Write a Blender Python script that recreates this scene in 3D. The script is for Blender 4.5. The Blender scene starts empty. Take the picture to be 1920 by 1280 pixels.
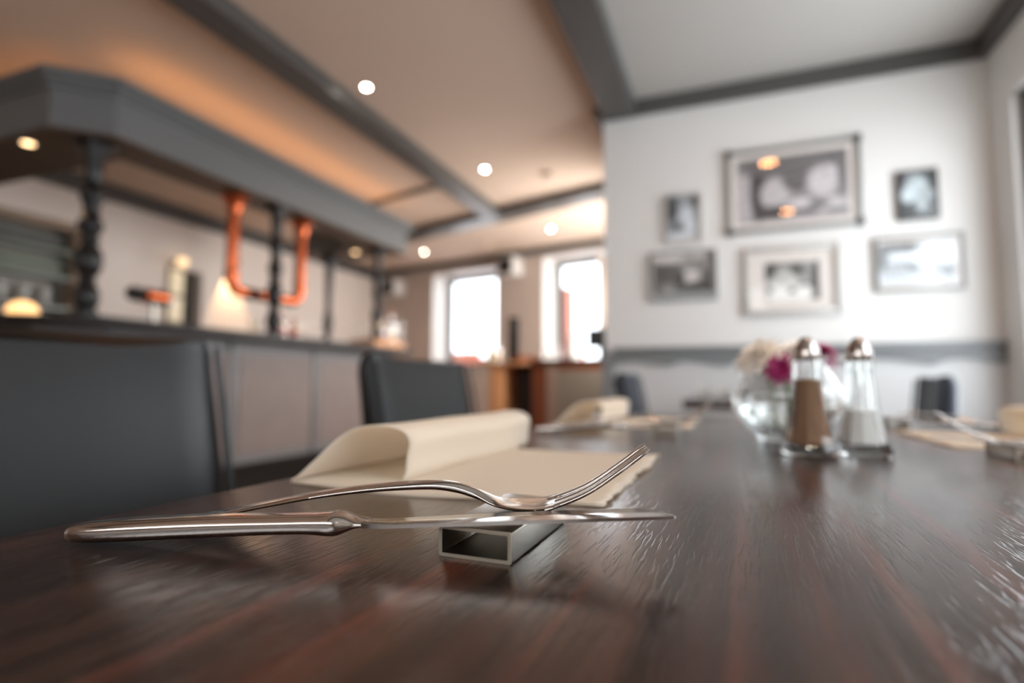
import bpy, bmesh, math, random
from mathutils import Vector, Matrix
PI = math.pi
random.seed(7)
SC = bpy.context.scene
COL = SC.collection
R = math.radians

# ------------------------------------------------------------------ camera
EYE = Vector((0, 0, .8135))
F_PX = 1040.0
yaw, pitch, roll = R(21.2), R(4.3), R(.23)
fw = Vector((-math.sin(yaw) * math.cos(pitch), math.cos(yaw) * math.cos(pitch), math.sin(pitch)))
rt = Vector((math.cos(yaw), math.sin(yaw), 0))
up = rt.cross(fw)
rt2 = rt * math.cos(roll) + up * math.sin(roll)
up2 = -rt * math.sin(roll) + up * math.cos(roll)
cd = bpy.data.cameras.new('camera')
cam = bpy.data.objects.new('camera', cd)
COL.objects.link(cam)
M = Matrix((rt2, up2, -fw)).transposed().to_4x4()
M.translation = EYE
cam.matrix_world = M
cd.sensor_width = 36
cd.lens = 36 * F_PX / 1920
cd.clip_start = .01
cd.dof.use_dof = True
cd.dof.focus_distance = .222
cd.dof.aperture_fstop = 3.7
cd.dof.aperture_blades = 0
SC.camera = cam

# ------------------------------------------------------------------ view, world, daylight
SC.view_settings.view_transform = 'Standard'
SC.view_settings.look = 'None'
SC.view_settings.gamma = 1
SC.view_settings.use_curve_mapping = False
SC.view_settings.exposure = 1.17
SC.cycles.use_denoising = True
SC.cycles.max_bounces = 10
SC.cycles.diffuse_bounces = 4
SC.cycles.glossy_bounces = 5
SC.cycles.transmission_bounces = 10
SC.cycles.transparent_max_bounces = 12
SC.cycles.sample_clamp_indirect = 4
SC.cycles.caustics_refractive = True
SC.cycles.caustics_reflective = False
w = bpy.data.worlds.new('sky')
SC.world = w
w.use_nodes = True
bg = w.node_tree.nodes['Background']
bg.inputs[0].default_value = (.86, .93, 1, 1)
bg.inputs[1].default_value = 2.6


def area(name, loc, direction, sx, sy, power, color):
    l = bpy.data.lights.new(name, 'AREA')
    l.shape = 'RECTANGLE'
    l.size, l.size_y, l.energy, l.color = sx, sy, power, color
    o = bpy.data.objects.new(name, l)
    COL.objects.link(o)
    o.location = loc
    o.rotation_euler = Vector(direction).to_track_quat('-Z', 'Y').to_euler()
    return o


# window light from the right, plus two added fill lamps out of view (the far windows show the sky itself)
area('daylight_and_fill', (1.206, 2.33, 1.33), (-1, 0, 0), 1.14, 1.42, 6.2, (.90, .96, 1))
area('daylight_and_fill', (1.206, .2, 1.56), (-1, 0, 0), 1.28, 1.08, 4, (.90, .96, 1))
area('daylight_and_fill', (-.9, -2.99, 1.85), (0, 1, 0), 3.0, .9, 19, (.96, .98, 1))  # added fill from behind the camera, no real window there
area('daylight_and_fill', (-.665, 5.0, 1.6), (-1, 0, 0), 1.5, 1.2, 33, (1, .97, .93))  # added fill to brighten the far room, lamp out of view


# ------------------------------------------------------------------ helpers
def tag(o, label=None, cat=None, group=None, kind=None):
    if label: o['label'] = label
    if cat: o['category'] = cat
    if group: o['group'] = group
    if kind: o['kind'] = kind
    return o


def empty(name, loc=(0, 0, 0), rz=0, **k):
    o = bpy.data.objects.new(name, None)
    COL.objects.link(o)
    o.location = loc
    o.rotation_euler = (0, 0, rz)
    o.empty_display_size = .05
    return tag(o, **k)


def kids(o):
    return [c for c in bpy.data.objects if c.parent == o]


def copy_tree(o, parent=None):
    c = o.copy()
    COL.objects.link(c)
    c.parent = parent
    for ch in kids(o):
        copy_tree(ch, c)
    return c


def obj(name, bm, mat, parent=None, smooth=False, angle=40):
    me = bpy.data.meshes.new(name)
    bmesh.ops.recalc_face_normals(bm, faces=bm.faces)
    bm.to_mesh(me)
    bm.free()
    if mat: me.materials.append(mat)
    if smooth:
        for p in me.polygons: p.use_smooth = True
        try:
            me.set_sharp_from_angle(angle=R(angle))
        except Exception:
            pass
    o = bpy.data.objects.new(name, me)
    COL.objects.link(o)
    o.parent = parent
    return o


def box(bm, x0, x1, y0, y1, z0, z1, bev=0, seg=2, mat=None):
    r = bmesh.ops.create_cube(bm, size=1)
    vs = r['verts']
    for v in vs:
        v.co = Vector(((x0 + x1) / 2 + v.co.x * (x1 - x0), (y0 + y1) / 2 + v.co.y * (y1 - y0), (z0 + z1) / 2 + v.co.z * (z1 - z0)))
    if mat is not None:
        for v in vs: v.co = mat @ v.co
    if bev:
        es = list({e for v in vs for e in v.link_edges})
        bmesh.ops.bevel(bm, geom=es, offset=bev, segments=seg, affect='EDGES', profile=.5)


def mbox(name, dims, mat, parent=None, bev=0, seg=2, smooth=False, mtx=None):
    bm = bmesh.new()
    box(bm, *dims, bev=bev, seg=seg, mat=mtx)
    return obj(name, bm, mat, parent, smooth=smooth or bev > 0)


def loft(bm, rings, closed=True, cap=True):
    vr = [[bm.verts.new(p) for p in r] for r in rings]
    n = len(vr[0])
    for a, b in zip(vr, vr[1:]):
        for i in range(n if closed else n - 1):
            j = (i + 1) % n
            try: bm.faces.new((a[i], a[j], b[j], b[i]))
            except ValueError: pass
    if cap and closed:
        for r in (vr[0], vr[-1]):
            try: bm.faces.new(r)
            except ValueError: pass
    return vr


def lathe(bm, prof, n=32, c=(0, 0, 0), cap=True, facet=None):
    rings = []
    for r, z in prof:
        r = max(r, 1e-5)
        rings.append([(c[0] + r * math.cos(2 * PI * (i + .5) / n), c[1] + r * math.sin(2 * PI * (i + .5) / n), c[2] + z) for i in range(n)])
    return loft(bm, rings, cap=cap)


def tube(bm, pts, rad, n=12, cap=True):
    pts = [Vector(p) for p in pts]
    rings = []
    ref = None
    for i, p in enumerate(pts):
        t = (pts[min(i + 1, len(pts) - 1)] - pts[max(i - 1, 0)]).normalized()
        if ref is None:
            ref = Vector((0, 0, 1)) if abs(t.z) < .9 else Vector((1, 0, 0))
        a = (ref - t * ref.dot(t)).normalized()
        ref = a
        b = t.cross(a)
        r = rad[i] if isinstance(rad, (list, tuple)) else rad
        rings.append([p + (a * math.cos(2 * PI * k / n) + b * math.sin(2 * PI * k / n)) * r for k in range(n)])
    loft(bm, rings, cap=cap)


def prism(bm, poly, z0, z1):
    a = [bm.verts.new((x, y, z0)) for x, y in poly]
    b = [bm.verts.new((x, y, z1)) for x, y in poly]
    n = len(poly)
    for i in range(n):
        bm.faces.new((a[i], a[(i + 1) % n], b[(i + 1) % n], b[i]))
    bm.faces.new(a)
    bm.faces.new(b)


def smooth_pts(pts, n=6):
    """Catmull-Rom through points of any dimension"""
    P = [tuple(p) for p in pts]
    P = [tuple(2 * a - b for a, b in zip(P[0], P[1]))] + P + [tuple(2 * a - b for a, b in zip(P[-1], P[-2]))]
    out = []
    for i in range(1, len(P) - 2):
        for k in range(n):
            t = k / n
            out.append(tuple(.5 * (2 * b + (c - a) * t + (2 * a - 5 * b + 4 * c - d) * t * t + (3 * b - a - 3 * c + d) * t ** 3)
                             for a, b, c, d in zip(P[i - 1], P[i], P[i + 1], P[i + 2])))
    out.append(P[-2])
    return out


# ------------------------------------------------------------------ materials
def srgb(r, g, b):
    f = lambda c: (c / 255 / 12.92) if c / 255 <= .04045 else ((c / 255 + .055) / 1.055) ** 2.4
    return (f(r), f(g), f(b), 1)


def mat(name, color, rough=.5, metal=0, spec=.5, trans=0, ior=1.45, emit=None, estr=0, coat=0, sub=0):
    m = bpy.data.materials.new(name)
    m.use_nodes = True
    p = m.node_tree.nodes['Principled BSDF']
    p.inputs['Base Color'].default_value = color
    p.inputs['Roughness'].default_value = rough
    p.inputs['Metallic'].default_value = metal
    p.inputs['Specular IOR Level'].default_value = spec
    p.inputs['Transmission Weight'].default_value = trans
    p.inputs['IOR'].default_value = ior
    p.inputs['Coat Weight'].default_value = coat
    if emit:
        p.inputs['Emission Color'].default_value = emit
        p.inputs['Emission Strength'].default_value = estr
    return m


def nd(m, typ, **k):
    n = m.node_tree.nodes.new(typ)
    for a, b in k.items(): setattr(n, a, b)
    return n


def lk(m, a, b):
    m.node_tree.links.new(a, b)


def add_bump(m, scale=(1, 1, 1), nscale=60, strength=.2, dist=.001, detail=3, colvar=0, rot=None):
    p = m.node_tree.nodes['Principled BSDF']
    tc = nd(m, 'ShaderNodeTexCoord')
    mp = nd(m, 'ShaderNodeMapping')
    mp.inputs['Scale'].default_value = scale
    ns = nd(m, 'ShaderNodeTexNoise')
    ns.inputs['Scale'].default_value = nscale
    ns.inputs['Detail'].default_value = detail
    bp = nd(m, 'ShaderNodeBump')
    bp.inputs['Strength'].default_value = strength
    bp.inputs['Distance'].default_value = dist
    lk(m, tc.outputs['Object'], mp.inputs[0])
    lk(m, mp.outputs[0], ns.inputs['Vector'])
    lk(m, ns.outputs['Fac'], bp.inputs['Height'])
    lk(m, bp.outputs[0], p.inputs['Normal'])
    if colvar:
        c = p.inputs['Base Color'].default_value[:]
        mx = nd(m, 'ShaderNodeMixRGB')
        mx.inputs[1].default_value = [v * (1 - colvar) for v in c[:3]] + [1]
        mx.inputs[2].default_value = [min(1, v * (1 + colvar)) for v in c[:3]] + [1]
        lk(m, ns.outputs['Fac'], mx.inputs[0])
        lk(m, mx.outputs[0], p.inputs['Base Color'])
    return m


def wood(name, dark, light, red=None, rough=.3, stripe=60, along=2.0, bump=.5, spec=.5, fx=480, fy=48):
    """straight grain running along object Y"""
    m = mat(name, dark, rough, spec=spec)
    p = m.node_tree.nodes['Principled BSDF']
    tc = nd(m, 'ShaderNodeTexCoord')
    def noise(sx, sy, detail=4, rough_=.6, seed=0):
        mp = nd(m, 'ShaderNodeMapping')
        mp.inputs['Scale'].default_value = (sx, sy, 1)
        mp.inputs['Location'].default_value = (seed, seed * 1.7, 0)
        ns = nd(m, 'ShaderNodeTexNoise')
        ns.inputs['Scale'].default_value = 1
        ns.inputs['Detail'].default_value = detail
        ns.inputs['Roughness'].default_value = rough_
        lk(m, tc.outputs['Object'], mp.inputs[0])
        lk(m, mp.outputs[0], ns.inputs['Vector'])
        return ns
    def ramp(src, pos, cols):
        r = nd(m, 'ShaderNodeValToRGB')
        r.color_ramp.elements[0].position, r.color_ramp.elements[1].position = pos
        r.color_ramp.elements[0].color, r.color_ramp.elements[1].color = cols
        lk(m, src, r.inputs[0])
        return r
    broad = noise(stripe, along, 5, .65)
    r1 = ramp(broad.outputs['Fac'], (.38, .62), (dark, light))
    out = r1.outputs[0]
    if red:
        rn = noise(stripe * .62, along * .5, 3, .5, 3.3)
        r2 = ramp(rn.outputs['Fac'], (.55, .70), ((0, 0, 0, 1), (1, 1, 1, 1)))
        mx = nd(m, 'ShaderNodeMixRGB')
        lk(m, r2.outputs[0], mx.inputs[0])
        lk(m, out, mx.inputs[1])
        mx.inputs[2].default_value = red
        out = mx.outputs[0]
    fine = noise(fx, fy, 2, .5, 8.1)
    r3 = ramp(fine.outputs['Fac'], (.30, .50), ((.35, .35, .35, 1), (1, 1, 1, 1)))
    mx2 = nd(m, 'ShaderNodeMixRGB', blend_type='MULTIPLY')
    mx2.inputs[0].default_value = .8
    lk(m, out, mx2.inputs[1])
    lk(m, r3.outputs[0], mx2.inputs[2])
    lk(m, mx2.outputs[0], p.inputs['Base Color'])
    r4 = ramp(fine.outputs['Fac'], (.36, .47), ((0, 0, 0, 1), (1, 1, 1, 1)))
    bp = nd(m, 'ShaderNodeBump')
    bp.inputs['Strength'].default_value = bump
    bp.inputs['Distance'].default_value = .0002
    lk(m, r4.outputs[0], bp.inputs['Height'])
    lk(m, bp.outputs[0], p.inputs['Normal'])
    return m


M_table = wood('dark_table_wood', srgb(30, 18, 14), srgb(64, 41, 32), srgb(104, 55, 39), rough=.22, stripe=95, along=2.2, bump=.32, spec=.85, fx=640, fy=46)
M_edge = mat('table_edge_wood', srgb(42, 26, 22), .35)
M_steel = add_bump(mat('cutlery_steel', srgb(205, 198, 192), .13, 1), nscale=900, strength=.08, dist=.0002)
M_satin = add_bump(mat('brushed_steel', srgb(168, 162, 152), .27, 1), scale=(1, 1, 1), nscale=700, strength=.12, dist=.0002)
M_napkin = add_bump(mat('cream_paper', srgb(243, 236, 225), .85, spec=.2), nscale=1500, strength=.35, dist=.0002)
_nt = M_napkin.node_tree
_tl = _nt.nodes.new('ShaderNodeBsdfTranslucent'); _tl.inputs[0].default_value = srgb(255, 248, 236)
_mx = _nt.nodes.new('ShaderNodeMixShader'); _mx.inputs[0].default_value = .62
_out = [n for n in _nt.nodes if n.type == 'OUTPUT_MATERIAL'][0]
_nt.links.new(_nt.nodes['Principled BSDF'].outputs[0], _mx.inputs[1]); _nt.links.new(_tl.outputs[0], _mx.inputs[2]); _nt.links.new(_mx.outputs[0], _out.inputs[0])
M_leather = add_bump(mat('black_leather', srgb(18, 18, 18), .34, spec=.38), nscale=260, strength=.12, dist=.0006)
M_leather2 = mat('navy_leather', srgb(38, 44, 56), .4)
M_white_wall = add_bump(mat('white_rough_plaster', srgb(222, 221, 218), .85), nscale=70, strength=.4, dist=.004)
M_taupe_wall = add_bump(mat('taupe_plaster', srgb(186, 170, 160), .85), nscale=70, strength=.3, dist=.003)
M_bar_wall = add_bump(mat('pale_panel_wall', srgb(236, 225, 216), .8), nscale=70, strength=.2, dist=.003)
M_ceiling = add_bump(mat('ceiling_paint', srgb(188, 184, 178), .9), nscale=60, strength=.15, dist=.002)
M_ceiling2 = add_bump(mat('ceiling_paint_warm_lit', srgb(212, 190, 172), .9), nscale=60, strength=.15, dist=.002)  # same ceiling paint with the warm lamp light put into its colour
M_beam = mat('dark_grey_beam_gloss', srgb(84, 82, 80), .34, spec=.5)
M_canopy = mat('canopy_grey_paint', srgb(106, 108, 109), .4)
M_under = wood('canopy_underside_wood', srgb(70, 52, 36), srgb(92, 70, 48), None, .5, 30, 2, .1)
M_column = mat('black_turned_wood', srgb(28, 28, 29), .3)
M_copper = add_bump(mat('copper', srgb(206, 108, 68), .26, 1), nscale=30, strength=.05)
M_counter = mat('counter_dark', srgb(36, 31, 29), .4, spec=.35)
M_grey_panel = mat('grey_panel', srgb(126, 126, 128), .5)
M_mauve_panel = add_bump(mat('mauve_grey_panel', srgb(136, 124, 121), .6), nscale=8, strength=.1, colvar=.12)
M_wains = mat('wainscot_light_grey', srgb(198, 199, 199), .5)
M_rail = mat('wainscot_grey_trim', srgb(120, 123, 124), .4)
M_floor = wood('floor_boards', srgb(140, 110, 84), srgb(168, 134, 104), None, .4, 20, 1, .2)
M_black = mat('black_plastic', srgb(16, 16, 17), .4)
M_whitep = mat('white_paint', srgb(222, 219, 215), .5)
M_orangewood = wood('light_orange_wood', srgb(214, 150, 100), srgb(230, 172, 124), None, .4, 40, 2, .1)
M_redwood = wood('red_brown_wood', srgb(122, 66, 42), srgb(140, 80, 52), None, .35, 40, 2, .1)
M_dkwood = wood('dark_brown_wood', srgb(60, 42, 32), srgb(80, 58, 46), None, .4, 40, 2, .1)
M_taupe = mat('taupe_laminate', srgb(122, 112, 100), .5)
M_frame = mat('window_frame_dark', srgb(62, 58, 56), .4)
M_brick = mat('red_brick', srgb(190, 118, 96), .8)
M_alu = mat('grey_metal_frame', srgb(132, 134, 132), .35, .3)
M_alu_lt = mat('pale_metal_frame', srgb(186, 185, 181), .35, .2)
M_matboard = mat('mat_board', srgb(226, 219, 213), .7)
M_chrome = mat('chrome', srgb(210, 205, 200), .16, 1)
M_chrome_dk = add_bump(mat('worn_cap_metal', srgb(190, 182, 176), .14, 1), nscale=500, strength=.1, dist=.0004)
M_pepper = add_bump(mat('ground_pepper', srgb(150, 112, 84), .95), nscale=1400, strength=1, dist=.0006, colvar=.35)
M_salt = add_bump(mat('salt', srgb(252, 251, 250), .9), nscale=1500, strength=.4, dist=.0004)
M_cream_petal = mat('cream_petal', srgb(255, 246, 234), .7)
M_mag_petal = mat('magenta_petal', srgb(158, 34, 96), .6)
M_stem = mat('green_stem', srgb(96, 118, 66), .6)
M_warm_glow = mat('warm_lamp_glass', srgb(255, 210, 160), .5, emit=(1, .55, .22, 1), estr=.8)
M_spot = mat('downlight_glow', (1, 1, 1, 1), .5, emit=(1, .90, .78, 1), estr=40)
M_spot_w = mat('warm_downlight_glow', (1, 1, 1, 1), .5, emit=(1, .62, .30, 1), estr=3.2)
M_led = mat('orange_led_strip', (1, 1, 1, 1), .5, emit=(1, .48, .16, 1), estr=2.5)


def glass(name, color=(1, 1, 1, 1), ior=1.45, rough=0.0):
    """real glass whose shadow lets light through (transparent shadow by facing, no ray tricks)"""
    return mat(name, color, rough, trans=1, ior=ior)


M_glass = glass('clear_glass', srgb(253, 255, 253))
# the shakers' thin-walled glass: part refracting, part straight through
_nt = M_glass.node_tree
_tr = _nt.nodes.new('ShaderNodeBsdfTransparent'); _mx = _nt.nodes.new('ShaderNodeMixShader'); _mx.inputs[0].default_value = .22
_out = [n for n in _nt.nodes if n.type == 'OUTPUT_MATERIAL'][0]
_nt.links.new(_nt.nodes['Principled BSDF'].outputs[0], _mx.inputs[1]); _nt.links.new(_tr.outputs[0], _mx.inputs[2]); _nt.links.new(_mx.outputs[0], _out.inputs[0])
M_water = glass('water', srgb(253, 255, 254), 1.33)


def thin_glass(name, rough=.03, ior=1.5):
    m = bpy.data.materials.new(name)
    m.use_nodes = True
    nt = m.node_tree
    for n in list(nt.nodes): nt.nodes.remove(n)
    go = nt.nodes.new('ShaderNodeOutputMaterial'); mx = nt.nodes.new('ShaderNodeMixShader')
    tr = nt.nodes.new('ShaderNodeBsdfTransparent'); gs = nt.nodes.new('ShaderNodeBsdfGlossy'); fr = nt.nodes.new('ShaderNodeFresnel')
    gs.inputs['Roughness'].default_value = rough
    ge = nt.nodes.new('ShaderNodeNewGeometry'); ma = nt.nodes.new('ShaderNodeMath'); ma.operation = 'MULTIPLY_ADD'
    ma.inputs[1].default_value = 1 / ior - ior; ma.inputs[2].default_value = ior
    nt.links.new(ge.outputs['Backfacing'], ma.inputs[0]); nt.links.new(ma.outputs[0], fr.inputs[0])
    nt.links.new(fr.outputs[0], mx.inputs[0]); nt.links.new(tr.outputs[0], mx.inputs[1]); nt.links.new(gs.outputs[0], mx.inputs[2]); nt.links.new(mx.outputs[0], go.inputs[0])
    return m


M_pane = thin_glass('window_pane')
M_amber = glass('amber_bottle_glass', srgb(248, 196, 146), rough=.12)
M_clearb = glass('clear_bottle_glass', srgb(252, 250, 246), rough=.12)

# ------------------------------------------------------------------ room shell
Y1 = 3.167            # picture wall
XR = 1.18             # right wall
ZC = 2.45


def struct(name, bm, m, **k):
    o = obj(name, bm, m, **k)
    o['kind'] = 'structure'
    return o


def sbox(name, dims, m, **k):
    o = mbox(name, dims, m, **k)
    o['kind'] = 'structure'
    return o


sbox('floor', (-5.2, 1.6, -3.2, 7.6, -.06, 0), M_floor)
# ceilings
bm = bmesh.new(); box(bm, -.52, 1.4, -3.1, Y1 + .2, ZC, ZC + .06)
struct('ceiling', bm, M_ceiling)
bm = bmesh.new(); box(bm, -5.1, -.52, -3.1, 7.3, ZC, ZC + .06); box(bm, -.52, 1.4, Y1 + .2, 7.3, ZC, ZC + .06)
struct('ceiling', bm, M_ceiling2)
# picture wall with its solid end, running back on its left end
bm = bmesh.new()
box(bm, -.652, XR + .2, Y1, Y1 + .18, 0, ZC)
struct('wall_back', bm, M_white_wall)
sbox('wall_passage', (-.652, -.5, Y1 + .18, 6.2, 0, ZC), M_taupe_wall)


def wall_with_holes(name, u0, u1, z1, holes, place, thick, m):
    """wall in the (u,z) plane; place(u,w,z)->world; w from 0 to thick; holes=(u0,u1,z0,z1)"""
    bm = bmesh.new()
    us = sorted({u0, u1} | {h[0] for h in holes} | {h[1] for h in holes})
    for a, b in zip(us, us[1:]):
        hs = [h for h in holes if h[0] <= a + 1e-6 and h[1] >= b - 1e-6]
        spans = [(0, z1)]
        if hs:
            spans = [(0, hs[0][2]), (hs[0][3], z1)]
        for za, zb in spans:
            vs = [bm.verts.new(place(u, w_, z)) for u in (a, b) for w_ in (0, thick) for z in (za, zb)]
            for f in ((0, 1, 3, 2), (4, 6, 7, 5), (0, 4, 5, 1), (2, 3, 7, 6), (0, 2, 6, 4), (1, 5, 7, 3)):
                bm.faces.new([vs[i] for i in f])
    bmesh.ops.remove_doubles(bm, verts=bm.verts, dist=1e-5)
    return struct(name, bm, m)


def window(n, u0, u1, z0, z1, place, mid=True, fw_=.045, w0=.16, frame_m=M_frame, pane=True):
    o = None
    bm = bmesh.new()
    def b(ua, ub, za, zb, wa=w0, wb=w0 + .05):
        vs = [bm.verts.new(place(u, w_, z)) for u in (ua, ub) for w_ in (wa, wb) for z in (za, zb)]
        for f in ((0, 1, 3, 2), (4, 6, 7, 5), (0, 4, 5, 1), (2, 3, 7, 6), (0, 2, 6, 4), (1, 5, 7, 3)):
            bm.faces.new([vs[i] for i in f])
    b(u0, u0 + fw_, z0, z1); b(u1 - fw_, u1, z0, z1)
    b(u0 + fw_, u1 - fw_, z1 - fw_, z1); b(u0 + fw_, u1 - fw_, z0, z0 + fw_)
    if mid: b((u0 + u1) / 2 - .02, (u0 + u1) / 2 + .02, z0 + fw_, z1 - fw_)
    o = struct('window_%d' % n, bm, frame_m)
    if pane:
        bm = bmesh.new()
        vs = [bm.verts.new(place(u, w_, z)) for u in (u0 + fw_, u1 - fw_) for w_ in (w0 + .02, w0 + .026) for z in (z0 + fw_, z1 - fw_)]
        for f in ((0, 1, 3, 2), (4, 6, 7, 5), (0, 4, 5, 1), (2, 3, 7, 6), (0, 2, 6, 4), (1, 5, 7, 3)):
            bm.faces.new([vs[i] for i in f])
        obj('pane', bm, M_pane, o)
    return o


# right wall, windows beside the table
pr_ = lambda u, w_, z: (XR + w_, u, z)
wall_with_holes('wall_right', -3.1, Y1, ZC, [(-.5, .9, .98, 2.15), (1.70, 2.96, .58, 2.08)], pr_, .16, M_white_wall)
window(3, -.5, .9, .98, 2.15, pr_, w0=.03)
window(4, 1.70, 2.96, .58, 2.08, pr_, w0=.03)
window(6, 4.2, 5.8, .95, 2.25, lambda u, w_, z: (-.652 - w_, u, z), w0=-.03, pane=False)  # unseen frame added on the solid passage wall around the fill lamp
# near and left walls
sbox('wall_front', (-5.1, XR + .16, -3.16, -3.0, 0, ZC), M_taupe_wall)
window(5, -2.45, .65, 1.35, 2.35, lambda u, w_, z: (u, -3.0 + w_, z), w0=-.02, fw_=.05, pane=False)  # frame added on the uncut wall behind the camera for the fill lamp
XL = -4.8
pl_ = lambda u, w_, z: (XL - w_, u, z)
wall_with_holes('wall_left', -3.0, 6.95, ZC, [(3.73, 3.94, 0, 1.88)], pl_, .15, M_bar_wall)
# far wall (runs skewed), measured in its own direction
FA = Vector((-4.80, 6.897)); FB = Vector((-.5, 5.964))
ft = (FB - FA).normalized(); fn = Vector((-ft.y, ft.x))
s0 = (Vector((-4.49, 6.83)) - FA).dot(ft)


def pf_(u, w_, z):
    p = FA + ft * (u + s0) + fn * w_
    return (p.x, p.y, z)


W1 = (.745, 1.83, 1.0, 2.30)
W2 = (2.50, 3.42, 1.0, 2.335)
wall_with_holes('wall_far', -s0, 4.09, ZC, [W1, W2], pf_, .42, M_taupe_wall)
window(1, W1[0], W1[1], W1[2], W1[3], pf_, mid=False, w0=.33, fw_=.075)
window(2, W2[0], W2[1], W2[2], W2[3], pf_, mid=False, w0=.33, fw_=.075)
# white plastered reveals of the two deep windows
for i, W in enumerate((W1, W2)):
    bm = bmesh.new()
    def rb(ua, ub, wa, wb, za, zb):
        vs = [bm.verts.new(pf_(u, w_, z)) for u in (ua, ub) for w_ in (wa, wb) for z in (za, zb)]
        for f in ((0, 1, 3, 2), (4, 6, 7, 5), (0, 4, 5, 1), (2, 3, 7, 6), (0, 2, 6, 4), (1, 5, 7, 3)):
            bm.faces.new([vs[k] for k in f])
    u0, u1, z0, z1 = W
    rb(u0, u0 + .012, -.004, .33, z0, z1); rb(u1 - .012, u1, -.004, .33, z0, z1)
    rb(u0 + .012, u1 - .012, -.004, .33, z1 - .012, z1); rb(u0 + .012, u1 - .012, -.02, .33, z0, z0 + .02)
    struct('trim_%d' % (20 + i), bm, M_whitep)
# brick garden wall outside the far windows; raised steps imitate reddish glow at the panes
bm = bmesh.new()
for ua, ub, zt in ((-.6, .62, 1.3), (.62, .86, 1.2), (.86, 2.05, 1.05), (2.05, 2.26, 2.15), (2.26, 2.42, 1.25), (2.42, 4.2, 1.05)):
    vs = [bm.verts.new(pf_(u, w_, z)) for u in (ua, ub) for w_ in (1.1, 1.3) for z in (0, zt)]
    for f in ((0, 1, 3, 2), (4, 6, 7, 5), (0, 4, 5, 1), (2, 3, 7, 6), (0, 2, 6, 4), (1, 5, 7, 3)):
        bm.faces.new([vs[i] for i in f])
tag(obj('garden_wall', bm, M_brick), 'stepped red brick garden wall outside the far windows, imitating reddish edge glow', 'wall')

# beams
sbox('trim_1', (-2.11, -1.95, -3.0, 4.66, 2.365, ZC), M_beam)                       # long bar-side beam
sbox('trim_2', (-.64, -.46, -3.0, Y1, 2.36, ZC), M_beam)                            # beam over the dining room's edge
bm = bmesh.new()                                                                     # skewed cross beam
a = Vector((-3.95, 5.244)); b = Vector((-.652, 4.287)); d = (b - a).normalized(); n_ = Vector((-d.y, d.x))
prism(bm, [a, b, b + n_ * .22, a + n_ * .22], 2.375, ZC)
struct('trim_3', bm, M_beam)
bm = bmesh.new(); a = Vector((-3.4, 4.25)); b = Vector((-2.11, 3.91)); d = (b - a).normalized(); n_ = Vector((-d.y, d.x))
prism(bm, [a, b, b + n_ * .05, a + n_ * .05], 2.43, ZC)
struct('trim_4', bm, M_beam)
# cornices
sbox('trim_5', (-.652, XR, Y1 - .03, Y1, 2.36, ZC), M_beam)
sbox('trim_6', (XR - .045, XR, -3.0, Y1 - .03, 2.36, ZC), M_beam)
sbox('trim_7', (XL, XL + .07, -3.0, 6.85, 2.32, ZC), M_beam)
bm = bmesh.new()
prism(bm, [pf_(u, w_, 0)[:2] for u, w_ in ((-.28, 0), (3.95, 0), (3.95, -.06), (-.28, -.06))], 2.38, ZC)
struct('trim_8', bm, M_beam)
sbox('trim_9', (-.70, -.652, Y1 - .02, 6.1, 2.38, ZC), M_beam)
# wainscot of the picture wall: panel, scalloped board, cap rail, end post
sbox('trim_10', (-.60, XR, Y1 - .012, Y1, .1, .99), M_wains)
bm = bmesh.new()
N = 140; xs = [-.60 + (XR + .60) * i / N for i in range(N + 1)]
def wz(x):
    q = abs(math.sin(PI * (x - .9) / .30))
    return .908 + .026 * (q ** .8) + .006 * math.sin(2 * PI * (x - .9) / .30)
top = [(x, .985) for x in xs]
f0 = [bm.verts.new((x, Y1 - .03, .985)) for x in xs]; f1 = [bm.verts.new((x, Y1 - .03, wz(x))) for x in xs]
b0 = [bm.verts.new((x, Y1 - .012, .985)) for x in xs]; b1 = [bm.verts.new((x, Y1 - .012, wz(x))) for x in xs]
for i in range(N):
    bm.faces.new((f0[i], f0[i + 1], f1[i + 1], f1[i])); bm.faces.new((b0[i], b1[i], b1[i + 1], b0[i + 1]))
    bm.faces.new((f1[i], f1[i + 1], b1[i + 1], b1[i])); bm.faces.new((f0[i], b0[i], b0[i + 1], f0[i + 1]))
struct('trim_11', bm, M_rail)
sbox('trim_12', (-.60, XR, Y1 - .05, Y1, .985, 1.015), M_rail, bev=.006)
sbox('trim_13', (-.665, -.60, Y1 - .03, Y1 + .18, 0, .99), M_rail)
sbox('baseboard_back', (-.60, XR, Y1 - .03, Y1 - .012, 0, .1), M_rail)
# dark shutter board in the window corner of the right wall
sbox('trim_14', (XR - .03, XR, 1.6, 3.06, .0, .58), M_frame)

# ------------------------------------------------------------------ photographs on the wall
GL = thin_glass('picture_glass', .002)

PM = bpy.data.materials.new('photo_print')
PM.use_nodes = True
at = nd(PM, 'ShaderNodeVertexColor', layer_name='print')
lk(PM, at.outputs[0], PM.node_tree.nodes['Principled BSDF'].inputs['Base Color'])
PM.node_tree.nodes['Principled BSDF'].inputs['Roughness'].default_value = .5


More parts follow.
